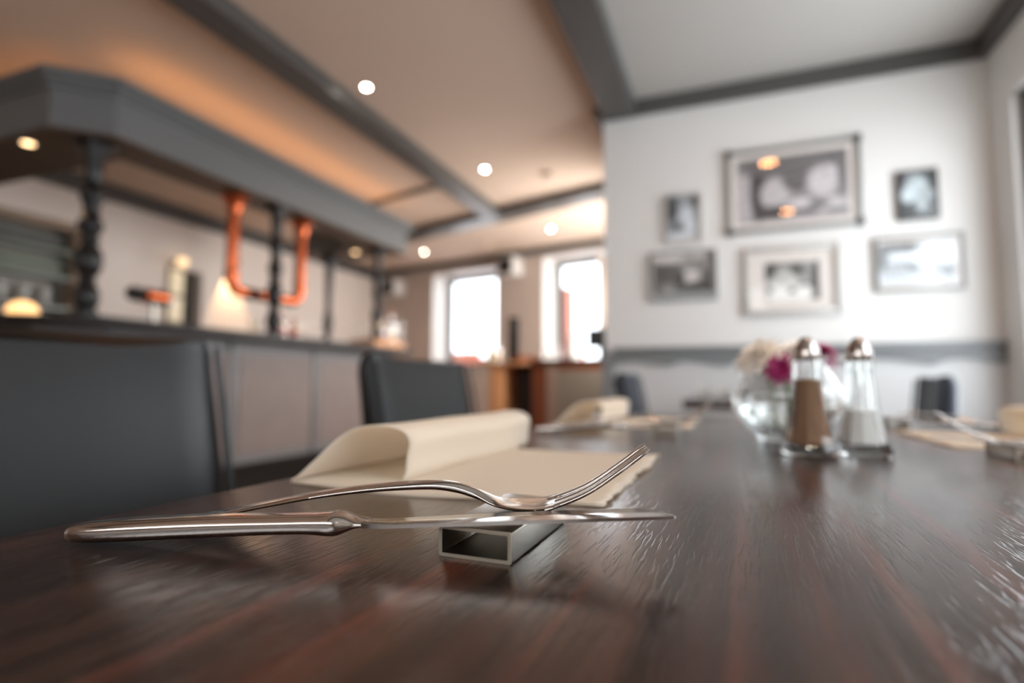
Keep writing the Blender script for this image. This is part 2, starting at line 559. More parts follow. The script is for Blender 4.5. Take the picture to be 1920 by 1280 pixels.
def print_mesh(name, x0, x1, z0, z1, y, base, blobs, parent, tint=(1, 1, 1)):
    nx, nz = 56, 40
    bm = bmesh.new()
    V = [[bm.verts.new((x0 + (x1 - x0) * i / nx, y, z1 - (z1 - z0) * j / nz)) for i in range(nx + 1)] for j in range(nz + 1)]
    for j in range(nz):
        for i in range(nx):
            bm.faces.new((V[j][i], V[j + 1][i], V[j + 1][i + 1], V[j][i + 1]))
    lay = bm.loops.layers.float_color.new('print')
    def val(u, v):
        c = base if not callable(base) else base(u, v)
        for (cx, cy, rx, ry, g) in blobs:
            q = ((u - cx) / rx) ** 2 + ((v - cy) / ry) ** 2
            k = max(0, min(1, 1.6 - q * 1.6)) if q < 1 else 0
            k = min(1, k)
            c = c * (1 - k) + g * k
        c += .06 * math.sin(u * 41 + v * 17) * math.sin(v * 33 - u * 23) + .04 * math.sin(u * 83 - v * 9) * math.sin(v * 71 + u * 13)
        return c
    for f in bm.faces:
        for lp in f.loops:
            u = (lp.vert.co.x - x0) / (x1 - x0); v = (z1 - lp.vert.co.z) / (z1 - z0)
            g = max(.02, min(1, val(u, v))) * 255
            c = srgb(g * tint[0], g * tint[1], g * tint[2])
            lp[lay] = c
    o = obj(name, bm, PM, parent)
    return o


def picture(label, x0, x1, z0, z1, fwid, matw, frame_m, base, blobs, tint=(1, 1, 1), group=None, corners=False):
    cx, cz = (x0 + x1) / 2, (z0 + z1) / 2
    t = empty('framed_photograph', (cx, Y1, cz), label=label, cat='picture')
    a0, a1, b0, b1 = x0 - cx, x1 - cx, z0 - cz, z1 - cz
    bm = bmesh.new()
    box(bm, a0, a0 + fwid, -.022, -.002, b0, b1, .002); box(bm, a1 - fwid, a1, -.022, -.002, b0, b1, .002)
    box(bm, a0 + fwid, a1 - fwid, -.022, -.002, b0, b0 + fwid, .002); box(bm, a0 + fwid, a1 - fwid, -.022, -.002, b1 - fwid, b1, .002)
    obj('frame', bm, frame_m, t, smooth=True)
    if corners:
        for sx in (a0, a1):
            for sz in (b0, b1):
                o = mbox('frame_corner', (sx - .006 if sx < 0 else sx - .028, sx + .028 if sx < 0 else sx + .006, -.026, -.001, sz - .006 if sz < 0 else sz - .03, sz + .03 if sz < 0 else sz + .006), M_frame, t, bev=.003)
                o.scale = (1, 1, 1)
    obj_b = mbox('mat_board', (a0 + fwid, a1 - fwid, -.008, -.003, b0 + fwid, b1 - fwid), M_matboard, t)
    mw = matw if isinstance(matw, tuple) else (matw,) * 4
    print_mesh('print', a0 + fwid + mw[0], a1 - fwid - mw[1], b0 + fwid + mw[2], b1 - fwid - mw[3], -.0085, base, blobs, t, tint)
    bm = bmesh.new()
    V = [bm.verts.new(p) for p in ((a0 + fwid, -.012, b0 + fwid), (a1 - fwid, -.012, b0 + fwid), (a1 - fwid, -.012, b1 - fwid), (a0 + fwid, -.012, b1 - fwid))]
    bm.faces.new(V)
    obj('glass', bm, GL, t)
    return t


picture('large framed black and white photograph, biggest and uppermost on the white wall', .020, .650, 1.611, 2.066, .022, (.03, .035, .03, .03), M_alu,
        lambda u, v: .55 - .12 * (v < .4) + .1 * (v > .75),
        [(.06, .5, .12, .6, .72), (.2, .5, .09, .6, .22), (.42, .12, .5, .22, .40), (.75, .1, .5, .2, .42), (.36, .55, .16, .27, .76), (.3, .6, .1, .22, .74), (.55, .42, .15, .16, .35), (.55, .38, .1, .05, .45),
         (.78, .45, .17, .28, .80), (.85, .38, .1, .2, .80), (.8, .33, .03, .06, .7), (.95, .35, .05, .35, .45), (.32, .86, .2, .12, .25), (.62, .86, .16, .1, .45), (.58, .75, .13, .09, .82), (.85, .8, .18, .12, .78), (.75, .78, .1, .06, .4), (.9, .9, .12, .05, .5)],
        (1, .98, .99), corners=True)
picture('small upright photograph hanging upper left of the large frame', -.307, -.112, 1.590, 1.867, .006, (.004, .012, .02, .004), M_alu_lt, .62,
        [(.15, .2, .3, .45, .25), (.05, .4, .15, .3, .3), (.92, .12, .12, .2, .18), (.55, .15, .28, .2, .62), (.62, .45, .3, .25, .85), (.4, .6, .15, .12, .75), (.38, .72, .16, .12, .3), (.1, .72, .12, .18, .5), (.75, .7, .25, .2, .88), (.5, .93, .6, .14, .86)], (.96, 1, 1.03))
picture('dark landscape photograph with a white patch, lower left of the group', -.395, -.039, 1.269, 1.545, .012, .006, M_alu, .36,
        [(.28, .05, .4, .18, .84), (.75, .05, .2, .14, .75), (.55, .2, .12, .12, .55), (.65, .5, .17, .24, .82), (.62, .3, .2, .12, .6), (.25, .78, .16, .14, .58), (.88, .25, .1, .2, .55), (.45, .55, .1, .2, .22), (.15, .45, .2, .2, .3), (.8, .8, .3, .2, .28)], (1, .98, .96))
picture('medium framed photograph with wide pale mat, directly under the large frame', .095, .547, 1.168, 1.532, .028, (.072, .072, .05, .06), M_alu_lt, .48,
        [(.1, .1, .22, .2, .22), (.06, .3, .1, .25, .25), (.35, .3, .2, .2, .72), (.62, .2, .18, .14, .3), (.82, .15, .15, .18, .6), (.2, .6, .25, .25, .8), (.5, .5, .17, .2, .82), (.72, .45, .2, .1, .7), (.95, .6, .1, .7, .25), (.3, .85, .35, .3, .95), (.68, .82, .25, .3, .95), (.08, .72, .07, .08, .2), (.5, .75, .08, .07, .15), (.72, .6, .15, .05, .3), (.97, .85, .1, .3, .22)], (1, 1, .98))
picture('small nearly square dark photograph with a pale shape, upper right of the group', .793, .962, 1.610, 1.854, .006, .002, M_frame, .25,
        [(.5, .35, .38, .36, .8), (.25, .5, .22, .22, .85), (.75, .5, .25, .16, .66), (.6, .72, .2, .18, .7), (.4, .1, .15, .1, .62), (.25, .8, .3, .15, .24)], (.94, 1, 1.02))
picture('pale landscape photograph in a thin frame, lower right of the group', .691, 1.050, 1.266, 1.532, .012, (.004, .02, .02, .02), M_alu, .82,
        [(.25, .1, .4, .14, .45), (.42, .1, .12, .1, .3), (.3, .35, .2, .16, .9), (.65, .35, .25, .25, .97), (.05, .35, .08, .4, .5), (.3, .5, .22, .06, .6), (.45, .62, .12, .1, .5), (.25, .68, .25, .1, .7), (.9, .7, .14, .12, .6), (.75, .6, .06, .2, .72), (.9, .3, .15, .3, .98)], (.97, 1, 1.02))


# ------------------------------------------------------------------ dining table
TROT = R(-1.7)
T = empty('dining_table', (-.2835, 0, 0), TROT, label='dark brown wood grain dining table in the foreground set for a meal', cat='table')
TW, TY0, TY1 = .84, -.42, 1.215
mbox('tabletop', (0, TW, TY0, TY1, .722, .75), M_table, T, bev=.002, seg=2)
mbox('apron', (.05, TW - .05, TY0 + .05, TY1 - .05, .65, .722), M_edge, T)
for sx in (.34, TW - .32):
    for sy in (TY0 + .06, TY1 - .12):
        mbox('leg', (sx, sx + .06, sy, sy + .06, 0, .65), M_edge, T, bev=.004)

# ------------------------------------------------------------------ cutlery rest: rectangular steel tube
ZT = .75


def rrect(w_, h_, r, n=5):
    pts = []
    for cx, cy, a0 in ((w_ / 2 - r, h_ / 2 - r, 0), (-w_ / 2 + r, h_ / 2 - r, 90), (-w_ / 2 + r, -h_ / 2 + r, 180), (w_ / 2 - r, -h_ / 2 + r, 270)):
        for k in range(n + 1):
            a = R(a0 + 90 * k / n)
            pts.append((cx + r * math.cos(a), cy + r * math.sin(a)))
    return pts


def rest_bm(L=.064, W=.0290, H=.0113, th=.0014):
    bm = bmesh.new()
    o = rrect(W, H, .0009); i = rrect(W - 2 * th, H - 2 * th, .0004)
    rings = []
    rings.append([(x, 0.0002, z + H / 2) for x, z in i])
    rings.append([(x * 1.004, -.0001, z * 1.01 + H / 2) for x, z in i])
    rings.append([(x * .992, -.0001, z * .985 + H / 2) for x, z in o])
    rings.append([(x, .0003, z + H / 2) for x, z in o])
    rings.append([(x, L, z + H / 2) for x, z in o])
    rings.append([(x, L, z + H / 2) for x, z in i])
    loft(bm, rings + [rings[0]], cap=False)
    bmesh.ops.remove_doubles(bm, verts=bm.verts, dist=1e-7)
    return bm


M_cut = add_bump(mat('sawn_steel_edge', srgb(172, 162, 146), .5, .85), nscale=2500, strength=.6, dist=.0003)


def make_rest(label):
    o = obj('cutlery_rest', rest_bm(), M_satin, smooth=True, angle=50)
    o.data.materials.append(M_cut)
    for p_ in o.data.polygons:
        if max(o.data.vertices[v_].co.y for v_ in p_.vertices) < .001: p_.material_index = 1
    tag(o, label, 'cutlery rest')
    return o


# ------------------------------------------------------------------ table knife (lies on its flat side)
def sup(w_, t_, n=20, e=2.3):
    out = []
    for k in range(n):
        a = 2 * PI * k / n
        c, s = math.cos(a), math.sin(a)
        out.append((math.copysign(abs(c) ** (2 / e), c) * w_, math.copysign(abs(s) ** (2 / e), s) * t_))
    return out


def make_knife(label):
    t = empty('table_knife', label=label, cat='knife')
    st = [(0, .0026, .0014), (.0008, .0042, .0022), (.0025, .0056, .0029), (.006, .0066, .0034), (.014, .0072, .0038), (.03, .0076, .0040), (.06, .0074, .0039), (.085, .0068, .0035),
          (.098, .0066, .0035), (.104, .0072, .0038), (.108, .0078, .0041), (.1105, .0078, .0041), (.113, .0072, .0034), (.1155, .0062, .0024), (.118, .0054, .0016), (.122, .0050, .0010)]
    st = smooth_pts(st, 3)
    bm = bmesh.new()
    loft(bm, [[(s, y, z + .0009 * math.sin(PI * s / .122)) for y, z in sup(w_, h_, 32, 3.1)] for s, w_, h_ in st])
    obj('handle', bm, M_steel, t, smooth=True, angle=60)
    bl = [(.121, -.0050, .0050, .0010), (.126, -.0064, .0048, .0008), (.133, -.0076, .0050, .0007), (.15, -.0078, .0066, .0007), (.18, -.0078, .0082, .00065), (.205, -.0078, .0086, .0006), (.219, -.0078, .0080, .0006), (.227, -.0078, .0058, .00055), (.2315, -.0077, .0020, .0005), (.2335, -.0074, -.0030, .0004), (.234, -.0070, -.0058, .0003)]
    bl = smooth_pts(bl, 4)
    bm = bmesh.new()
    rings = []
    for s, y0, y1, h_ in bl:
        sp = .0001
        rings.append([(s, y0, -h_), (s, y0, h_), (s, y0 + (y1 - y0) * .3, h_), (s, y1 - .0004, h_ * .35), (s, y1, 0), (s, y1 - .0004, -h_ * .35), (s, y0 + (y1 - y0) * .3, -h_)])
    loft(bm, rings)
    obj('blade', bm, M_steel, t, smooth=True, angle=50)
    return t


def place_line(o, P, Q):
    """put local +X along P->Q with Y kept level"""
    P, Q = Vector(P), Vector(Q)
    x = (Q - P).normalized()
    y = Vector((0, 0, 1)).cross(x).normalized()
    z = x.cross(y)
    m = Matrix((x, y, z)).transposed().to_4x4()
    m.translation = P
    o.matrix_world = m


# ------------------------------------------------------------------ fork
FPROF = [(-.158, .0024), (-.150, .0032), (-.134, .0061), (-.113, .0106), (-.0888, .0154), (-.065, .0188), (-.0417, .0207), (-.0302, .0201), (-.0212, .0178), (-.0122, .0146), (-.005, .0133), (0, .0130), (.006, .0134), (.012, .0149), (.025, .0206), (.0378, .0294), (.0491, .0381)]
FW = [(-.158, .0030, .0006), (-.155, .0060, .0010), (-.148, .0080, .0011), (-.134, .0088, .0012), (-.10, .0074, .0013), (-.065, .0052, .0016), (-.0417, .0040, .0019), (-.030, .0036, .0021), (-.0212, .0040, .0019), (-.014, .0070, .0014), (-.006, .0104, .0011), (0, .0116, .0010), (.008, .0121, .0010), (.012, .0122, .0010)]


def interp(tab, s):
    if s <= tab[0][0]: return tab[0][1:]
    for a, b in zip(tab, tab[1:]):
        if s <= b[0]:
            k = (s - a[0]) / (b[0] - a[0])
            return tuple(p + (q - p) * k for p, q in zip(a[1:], b[1:]))
    return tab[-1][1:]


FPS = smooth_pts(FPROF, 5)


def fz(s):
    return interp(FPS, s)[0]


def make_fork(label):
    t = empty('table_fork', label=label, cat='fork')
    bm = bmesh.new()
    rings = []
    N = 90
    for i in range(N + 1):
        s = -.158 + (.012 + .158) * i / N
        w_, h_ = interp(FW, s)
        dz = (fz(s + .0008) - fz(s - .0008)) / .0016
        nx, nz = -dz / math.hypot(1, dz), 1 / math.hypot(1, dz)
        dish = max(0, min(1, (s + .014) / .012)) * .0016
        rings.append([(s + nx * b, a, fz(s) + nz * b + dish * ((a / w_) ** 2 - .3)) for a, b in sup(w_, h_, 22, 2.2)])
    loft(bm, rings)
    obj('handle', bm, M_steel, t, smooth=True, angle=60)
    # four tines, each tapering to a rounded tip
    for k in range(4):
        bm = bmesh.new()
        rings = []
        yc0 = (-.0091, -.0030, .0030, .0091)[k]
        for i in range(41):
            s = .0085 + (.0491 - .0085) * i / 40
            f = i / 40
            hw = .0030 * (1 - .15 * f) if f < .12 else .0022 * (1 - .32 * f)
            hw = min(hw, .0030)
            if f > .94: hw *= max(.35, 1 - (f - .94) * 9)
            hh = .0010 * (1 - .2 * f) * (1 if f < .95 else max(.4, 1 - (f - .95) * 10))
            yc = yc0 * (1 - .13 * f)
            dz = (fz(s + .0008) - fz(s - .0008)) / .0016 if s < .048 else (fz(.0491) - fz(.047)) / .0021
            nx, nz = -dz / math.hypot(1, dz), 1 / math.hypot(1, dz)
            dish = .0016 * (1 - .5 * f)
            zb = dish * ((yc / .0122) ** 2 - .3)
            rings.append([(s + nx * b, yc + a, fz(s) + nz * b + zb) for a, b in sup(hw, hh, 12, 2.6)])
        loft(bm, rings)
        obj('tine', bm, M_steel, t, smooth=True, angle=60)
    return t


# ------------------------------------------------------------------ rolled paper napkin
def make_napkin(label):
    """local frame = world frame of the first setting; one folded sheet"""
    t = empty('paper_napkin', label=label, cat='napkin')
    a = Vector((-.2586, .2828)); b = Vector((-.1952, .3091)); td = (b - a).normalized()
    L = .218
    sec = [(.0686, .0012), (.0712, .0050), (.0719, .0090), (.0720, .0135), (.0727, .0190), (.0738, .0250), (.0722, .0300), (.0672, .0340), (.0600, .0358), (.0502, .0364), (.0430, .0352), (.0367, .0332), (.0300, .0290), (.0235, .0236), (.0160, .0162), (.0087, .0092), (.0030, .0040), (.0000, .0022), (-.0010, .0012)]
    sec = smooth_pts(sec, 4)
    bm = bmesh.new()
    NR = 26
    def xy(s, f):
        p = a + td * s + Vector((.005, L)) * f
        return p
    rings = []
    for j in range(NR + 1):
        f = j / NR
        rings.append([(xy(s, f).x, xy(s, f).y, z * (1 - .02 * math.sin(PI * f)) + .0004 * math.sin(f * 9 + s * 70)) for s, z in sec])
    vr = [[bm.verts.new(p) for p in r] for r in rings]
    for p, q in zip(vr, vr[1:]):
        for i in range(len(sec) - 1):
            bm.faces.new((p[i], p[i + 1], q[i + 1], q[i]))
    # bottom layers: from fold line on the left to the torn right edge
    for layer, (zl, dx, dy) in enumerate(((.0013, 0, 0), (.0006, .0012, -.0012))):
        NX, NY = 40, 60
        V = []
        random.seed(5 + layer)
        jag = [0] * (NY + 1)
        v = 0
        for j in range(NY + 1):
            v = v * .72 + random.uniform(-.0011, .0011)
            jag[j] = v
        for j in range(NY + 1):
            f = j / NY
            row = []
            left = a + Vector((.005, L)) * f
            right = Vector((-.0632 + .006 * f, .2884 + .212 * f))
            for i in range(NX + 1):
                g = i / NX
                p = left.lerp(right, g)
                # near edge sags towards the viewer
                p.y -= .010 * math.sin(PI * min(1, g * 1.25)) * (1 - f) if g < .8 else 0
                x = p.x + dx * g + (jag[j] * 1.5 if g > .97 else 0)
                z = zl + (.0010 * max(0, (g - .8) / .2) ** 2 * (1 + math.sin(f * 14)) * .5) + .0003 * math.sin(g * 11 + f * 5)
                row.append(bm.verts.new((x, p.y + dy * (1 - f), max(.0004, z))))
            V.append(row)
        for j in range(NY):
            for i in range(NX):
                bm.faces.new((V[j][i], V[j][i + 1], V[j + 1][i + 1], V[j + 1][i]))
    o = obj('sheet', bm, M_napkin, t, smooth=True, angle=70)
    md = o.modifiers.new('paper', 'SOLIDIFY')
    md.thickness = .0005
    md.offset = 0
    return t


KP, KQ = Vector((-.2448, .1471, .0038)), Vector((-.0192, .2090, .0178))
FB_ = Vector((-.0785, .2192, 0)); FANG = R(14)
RESTP = Vector((-.0864, .1858, 0))
SET = [('in the sharply focused foreground', Vector((0, 0, ZT)), 1),
       ('further back on the left side of the table', Vector((.010, .54, ZT)), 1),
       ('on the right side, cut by the photo edge', Vector((.150, .40, ZT)), -1),
       ('at the far right table corner', Vector((.150, .80, ZT)), -1)]
protoK = protoF = protoR = protoN = None
for i, (wh, off, sx) in enumerate(SET):
    lk_ = 'polished steel table knife lying flat ' + wh
    lf_ = 'polished steel four-tined fork ' + wh
    lr_ = 'hollow brushed steel cutlery rest ' + wh
    ln_ = 'cream paper napkin rolled open ' + wh
    if i == 0:
        protoK, protoF, protoR, protoN = make_knife(lk_), make_fork(lf_), make_rest(lr_), make_napkin(ln_)
        k, f, r, n = protoK, protoF, protoR, protoN
    else:
        k, f, r = copy_tree(protoK), copy_tree(protoF), copy_tree(protoR)
        k['label'], f['label'], r['label'] = lk_, lf_, lr_
        n = None
        if i < 3:
            n = copy_tree(protoN)
            n['label'] = ln_
    mp = lambda v: Vector((off.x + sx * v.x, off.y + v.y, off.z + v.z))
    place_line(k, mp(KP), mp(KQ))
    if sx < 0:   # keep the knife's spine to the viewer's side
        k.scale = (1, -1, 1)
    p = mp(FB_)
    f.location = p
    f.rotation_euler = (0, 0, FANG if sx > 0 else PI - FANG)
    r.location = mp(RESTP)
    r.rotation_euler = (0, 0, R(-1))
    if n:
        n.location = off
        n.scale = (sx, 1, 1)
for o_, g in ((protoK, 'table knives at the place settings'), (protoF, 'forks at the place settings'), (protoR, 'steel cutlery rests on the table'), (protoN, 'paper napkins at the place settings')):
    for q in bpy.data.objects:
        if q.parent is None and q.name.split('.')[0] == o_.name.split('.')[0]:
            q['group'] = g


# ------------------------------------------------------------------ shakers
def shaker(name, loc, fill_m, fill_top, label, rz):
    t = empty(name, (loc[0], loc[1], ZT), rz, label=label, cat=name.replace('_', ' '))
    prof = [(.0212, .0), (.0236, .0015), (.0238, .005), (.0222, .008), (.0192, .016), (.0168, .028), (.0148, .042), (.0132, .058), (.0123, .072), (.0119, .084), (.0108, .0872)]
    inner = [(.0096, .087), (.0098, .082), (.0104, .072), (.0116, .058), (.0130, .042), (.0148, .028), (.0168, .017), (.0182, .011), (.0170, .0085), (.0008, .0080)]
    bm = bmesh.new()
    lathe(bm, smooth_pts(prof, 2) + inner, 10)
    g = obj('glass_body', bm, M_glass, t, smooth=True, angle=25)
    fp = [(.0008, .0084), (.0166, .0088), (.0178, .0114), (.0164, .0172), (.0144, .0282), (.0126, .0422), (.0112, .0582), (.0101, .0720)]
    fp = [p for p in fp if p[1] < fill_top]
    r = interp([(p[1], p[0]) for p in [(.0166, .0088), (.0178, .0114), (.0164, .0172), (.0144, .0282), (.0126, .0422), (.0112, .0582), (.0101, .0720)]], fill_top)[0]
    fp = [(q * .985, z) for q, z in fp] + [(r * .985, fill_top), (.0008, fill_top + .001)]
    bm = bmesh.new()
    lathe(bm, fp, 10)
    obj('filling', bm, fill_m, t, smooth=True, angle=25)
    bm = bmesh.new()
    cp = [(.0100, .0850), (.0109, .0855), (.0109, .0905), (.0106, .0935), (.0096, .0975), (.0075, .1018), (.0050, .1052), (.0022, .1068), (.0003, .1071)]
    lathe(bm, smooth_pts(cp, 2), 28)
    obj('cap', bm, M_chrome_dk, t, smooth=True, angle=50)
    return t


shaker('pepper_shaker', (.068, .571), M_pepper, .068, 'glass pepper shaker full of brown ground pepper, left of the salt', .42)
shaker('salt_shaker', (.1135, .592), M_salt, .040, 'glass salt shaker half filled with white salt, right of the pepper', .5)

# ------------------------------------------------------------------ flower vase: small glass jug
VX, VY = .062, .700
V = empty('glass_jug_vase', (VX, VY, ZT), 0, label='round clear glass jug used as a flower vase behind the shakers', cat='vase')
bm = bmesh.new()
vp = [(.024, 0), (.030, .001), (.034, .006), (.044, .016), (.0535, .030), (.0575, .044), (.0555, .058), (.0480, .072), (.0420, .082), (.0420, .090), (.0445, .096)]
vi = [(.0425, .096), (.0400, .090), (.0400, .082), (.0460, .072), (.0530, .058), (.0550, .044), (.0510, .031), (.0410, .018), (.028, .0115), (.0005, .010)]
lathe(bm, smooth_pts(vp, 3) + vi, 40)
obj('glass_body', bm, M_glass, V, smooth=True, angle=60)
bm = bmesh.new()
lathe(bm, [(.0005, .0104), (.0278, .0119), (.0405, .0184), (.0505, .0314), (.0535, .0400), (.0005, .0400)], 40)
obj('water', bm, M_water, V, smooth=True, angle=60)
bm = bmesh.new()
tube(bm, smooth_pts([(.040, -.004, .088), (.056, -.006, .094), (.070, -.008, .086), (.074, -.008, .070), (.068, -.007, .054), (.056, -.005, .046)], 5), .0038, 10)
obj('handle', bm, M_glass, V, smooth=True, angle=60)


def flower(label, head, foot, rad, petal_m, tilt, layers, n, name='chrysanthemum'):
    t = empty(name, foot, 0, label=label, cat='flower')
    h = Vector(head) - Vector(foot)
    bm = bmesh.new()
    mid = Vector((h.x * .35, h.y * .35, h.z * .55))
    tube(bm, smooth_pts([(0, 0, 0), tuple(mid), tuple(h)], 6), .0016, 8)
    obj('stem', bm, M_stem, t, smooth=True)
    nrm = Vector(tilt).normalized()
    q = nrm.to_track_quat('Z', 'Y').to_matrix()
    bm = bmesh.new()
    for ly in range(layers):
        el = R(8 + 66 * ly / max(1, layers - 1))
        ln = rad * (1 - .42 * ly / layers)
        for k in range(n - ly * 2):
            az = 2 * PI * (k + .5 * (ly % 2) + random.uniform(-.2, .2)) / (n - ly * 2)
            l2 = ln * random.uniform(.85, 1.08)
            d = Vector((math.cos(az) * math.cos(el), math.sin(az) * math.cos(el), math.sin(el)))
            sd = Vector((-math.sin(az), math.cos(az), 0))
            u_ = d.cross(sd)
            pts = []
            for f, wd, cu in ((0, .10, 0), (.3, .2, -.03), (.65, .27, -.06), (.9, .2, .03), (1.0, .06, .10)):
                c = d * (l2 * f) - u_ * (l2 * cu)
                ww = wd * rad * .42
                pts.append((c - sd * ww, c - u_ * ww * -.25, c + sd * ww))
            vv = [[bm.verts.new(h + q @ p) for p in r] for r in pts]
            for p, r2 in zip(vv, vv[1:]):
                for m_ in (0, 1): bm.faces.new((p[m_], p[m_ + 1], r2[m_ + 1], r2[m_]))
    o = obj('petals', bm, petal_m, t, smooth=True, angle=80)
    bm = bmesh.new()
    lathe(bm, [(.0005, -.006), (.004, -.004), (.0055, 0), (.003, .002)], 10)
    for v_ in bm.verts: v_.co = h + q @ v_.co
    obj('calyx', bm, M_stem, t, smooth=True)
    return t


fo = (VX - .008, VY - .004, ZT + .014)
flower('large cream chrysanthemum leaning left over the glass jug', (.0365, .672, ZT + .090), fo, .031, M_cream_petal, (-.45, -.45, .8), 5, 18)
flower('second cream chrysanthemum behind the pepper shaker', (.072, .695, ZT + .094), (VX, VY + .006, ZT + .014), .027, M_cream_petal, (-.05, -.3, .95), 5, 17)
flower('magenta chrysanthemum hanging low beside the pepper shaker', (.052, .650, ZT + .079), (VX + .006, VY - .006, ZT + .014), .019, M_mag_petal, (-.15, -.8, .25), 4, 14)
flower('magenta chrysanthemum showing between the two shakers', (.096, .700, ZT + .094), (VX + .01, VY + .004, ZT + .014), .024, M_mag_petal, (.55, -.3, .7), 4, 15)


# ------------------------------------------------------------------ chairs
def chair(label, xback, y0, y1, ztop, face, lean=.055, thick=.085, m=None, curve=.02, dip=.012):
    """leather chair; back stands at xback, spans y0..y1; face=+1 looks to +X"""
    m = m or M_leather
    yc, hw = (y0 + y1) / 2, (y1 - y0) / 2
    t = empty('leather_dining_chair', (xback, yc, 0), 0 if face > 0 else PI, label=label, cat='chair')
    # backrest in local frame: face plane at x=0, back at -thick; leans back by `lean` at top
    bm = bmesh.new()
    rings = []
    NZ = 22
    zb = .42
    for j in range(NZ + 1):
        f = j / NZ
        z = zb + (ztop - zb) * f
        off = -lean * max(0, (z - .55) / (ztop - .55)) ** 1.2
        th = thick * (1 - .30 * f)
        if j >= NZ - 2:
            th *= (1, .93, .74)[j - NZ + 2]
        hh = hw * (1 - .02 * f) - (.006 if j == NZ else 0)
        ring = []
        nn = 26
        for k in range(nn):
            a = 2 * PI * k / nn
            e = 6.0
            c, s = math.cos(a), math.sin(a)
            yy = math.copysign(abs(c) ** (2 / e), c) * hh
            xx = math.copysign(abs(s) ** (2 / 3.5), s) * th / 2
            sag = curve * (1 - (yy / hh) ** 2)
            zz = z - (dip * (1 - (yy / hh) ** 2) if f > .8 else 0) * (f - .8) / .2
            ring.append((xx - th / 2 + off - sag, yy, zz))
        rings.append(ring)
    loft(bm, rings)
    obj('backrest', bm, m, t, smooth=True, angle=60)
    for s_ in (-1, 1):
        bm = bmesh.new()
        pts = []
        for j in range(12):
            f = j / 11
            z = .45 + (ztop - .012 - .45) * f
            off = -lean * max(0, (z - .55) / (ztop - .55)) ** 1.2
            pts.append((off - .002, s_ * (hw - .010), z))
        tube(bm, pts, .0045, 8)
        obj('piping', bm, m, t, smooth=True)
    bm = bmesh.new()
    box(bm, -.03, .42, -hw, hw, .40, .47, .02, 3)
    obj('seat', bm, m, t, smooth=True)
    for lx in (-.02, .37):
        for s_ in (-1, 1):
            bm = bmesh.new()
            tube(bm, [(lx, s_ * (hw - .03), .40), (lx + (-.02 if lx < 0 else .01), s_ * (hw - .03), 0)], [.018, .012], 10)
            obj('leg', bm, M_column, t, smooth=True)
    return t


chair('black leather dining chair close to the camera at the left table edge', -.59, .10, .565, .871, 1, dip=.022)
chair('black leather dining chair further along the left table side, behind the napkin', -.60, .925, 1.372, .872, 1)
chair('dark leather chair at the left end of the small far table', -.315, 2.2, 2.56, .858, 1, m=M_leather2)
chair('navy leather chair standing alone right of the small far table', .63, 2.24, 2.52, .845, -1, m=M_leather2, lean=.03)

# ------------------------------------------------------------------ second table
T2 = empty('dining_table', (-.17, 2.33, 0), label='small dark wooden table with glasses near the picture wall', cat='table')
mbox('tabletop', (0, .56, 0, .62, .712, .750), M_table, T2, bev=.002)
mbox('pedestal', (.25, .35, .42, .52, .03, .712), M_edge, T2, bev=.004)
mbox('base_plate', (.12, .48, .34, .60, 0, .03), M_edge, T2, bev=.004)


def tumbler(loc, r, h, label, group=None, m=None, cat='glass', name='drinking_glass'):
    bm = bmesh.new()
    lathe(bm, [(r * .72, 0), (r * .78, .002), (r * .9, h * .4), (r, h), (r - .0016, h), (r * .9 - .0016, h * .4), (r * .7, .008), (.0005, .007)], 20)
    o = obj(name, bm, m or M_clearb, smooth=True, angle=50)
    o.location = loc
    return tag(o, label, cat, group)


for i, (x, y, lab) in enumerate(((-.10, 2.45, 'low glass tumbler at the left on the small far table'), (-.02, 2.42, 'low glass tumbler in the middle of the small far table'), (.06, 2.46, 'low glass tumbler right of the others on the small far table'))):
    tumbler((x, y, .75), .032, .052, lab, 'tumblers on the small far table')
bm = bmesh.new(); box(bm, -.06, .06, -.04, .04, 0, .018, .006)
o = obj('folded_napkin', bm, M_whitep, smooth=True); o.location = (.13, 2.40, .75)
tag(o, 'folded white napkin on the small far table beside the tumblers', 'napkin')

# ------------------------------------------------------------------ bar: counter
BX = -2.70
Bc = empty('bar_counter', (BX, 3, 0), label='long dark-topped bar counter with grey panelled front, left side', cat='bar counter')


def at(o, p): return (p[0] - o.location.x, p[1] - o.location.y)


CT = [(BX, 1.70), (BX, 4.42), (BX - .45, 4.42), (BX - .45, 2.10), (-4.0, 2.10), (-4.0, 1.47), (BX - .33, 1.47)]
bm = bmesh.new(); prism(bm, [at(Bc, p) for p in CT], 1.075, 1.12)
bmesh.ops.bevel(bm, geom=list(bm.edges), offset=.008, segments=2, affect='EDGES')
obj('countertop', bm, M_counter, Bc, smooth=True)
FX = BX - .16
bm = bmesh.new(); prism(bm, [at(Bc, p) for p in [(FX, 1.80), (FX, 4.34), (FX - .24, 4.34), (FX - .24, 2.0), (-3.95, 2.0), (-3.95, 1.62), (FX - .18, 1.62)]], .30, 1.075)
obj('bar_front', bm, M_grey_panel, Bc)
bm = bmesh.new(); prism(bm, [at(Bc, p) for p in [(FX - .03, 1.82), (FX - .03, 4.30), (FX - .24, 4.30), (FX - .24, 2.0), (-3.9, 2.0), (-3.9, 1.66), (FX - .18, 1.66)]], 0, .30)
obj('plinth', bm, M_black, Bc)
yy = 1.86
while yy < 4.2:
    mbox('recessed_panel', (FX - BX - .001, FX - BX + .006, yy - 3 + .03, yy - 3 + .69, .36, .99), M_mauve_panel, Bc)
    mbox('stile', (FX - BX - .001, FX - BX + .016, yy - 3 - .045, yy - 3 + .012, .31, 1.07), M_grey_panel, Bc, bev=.003)
    yy += .74

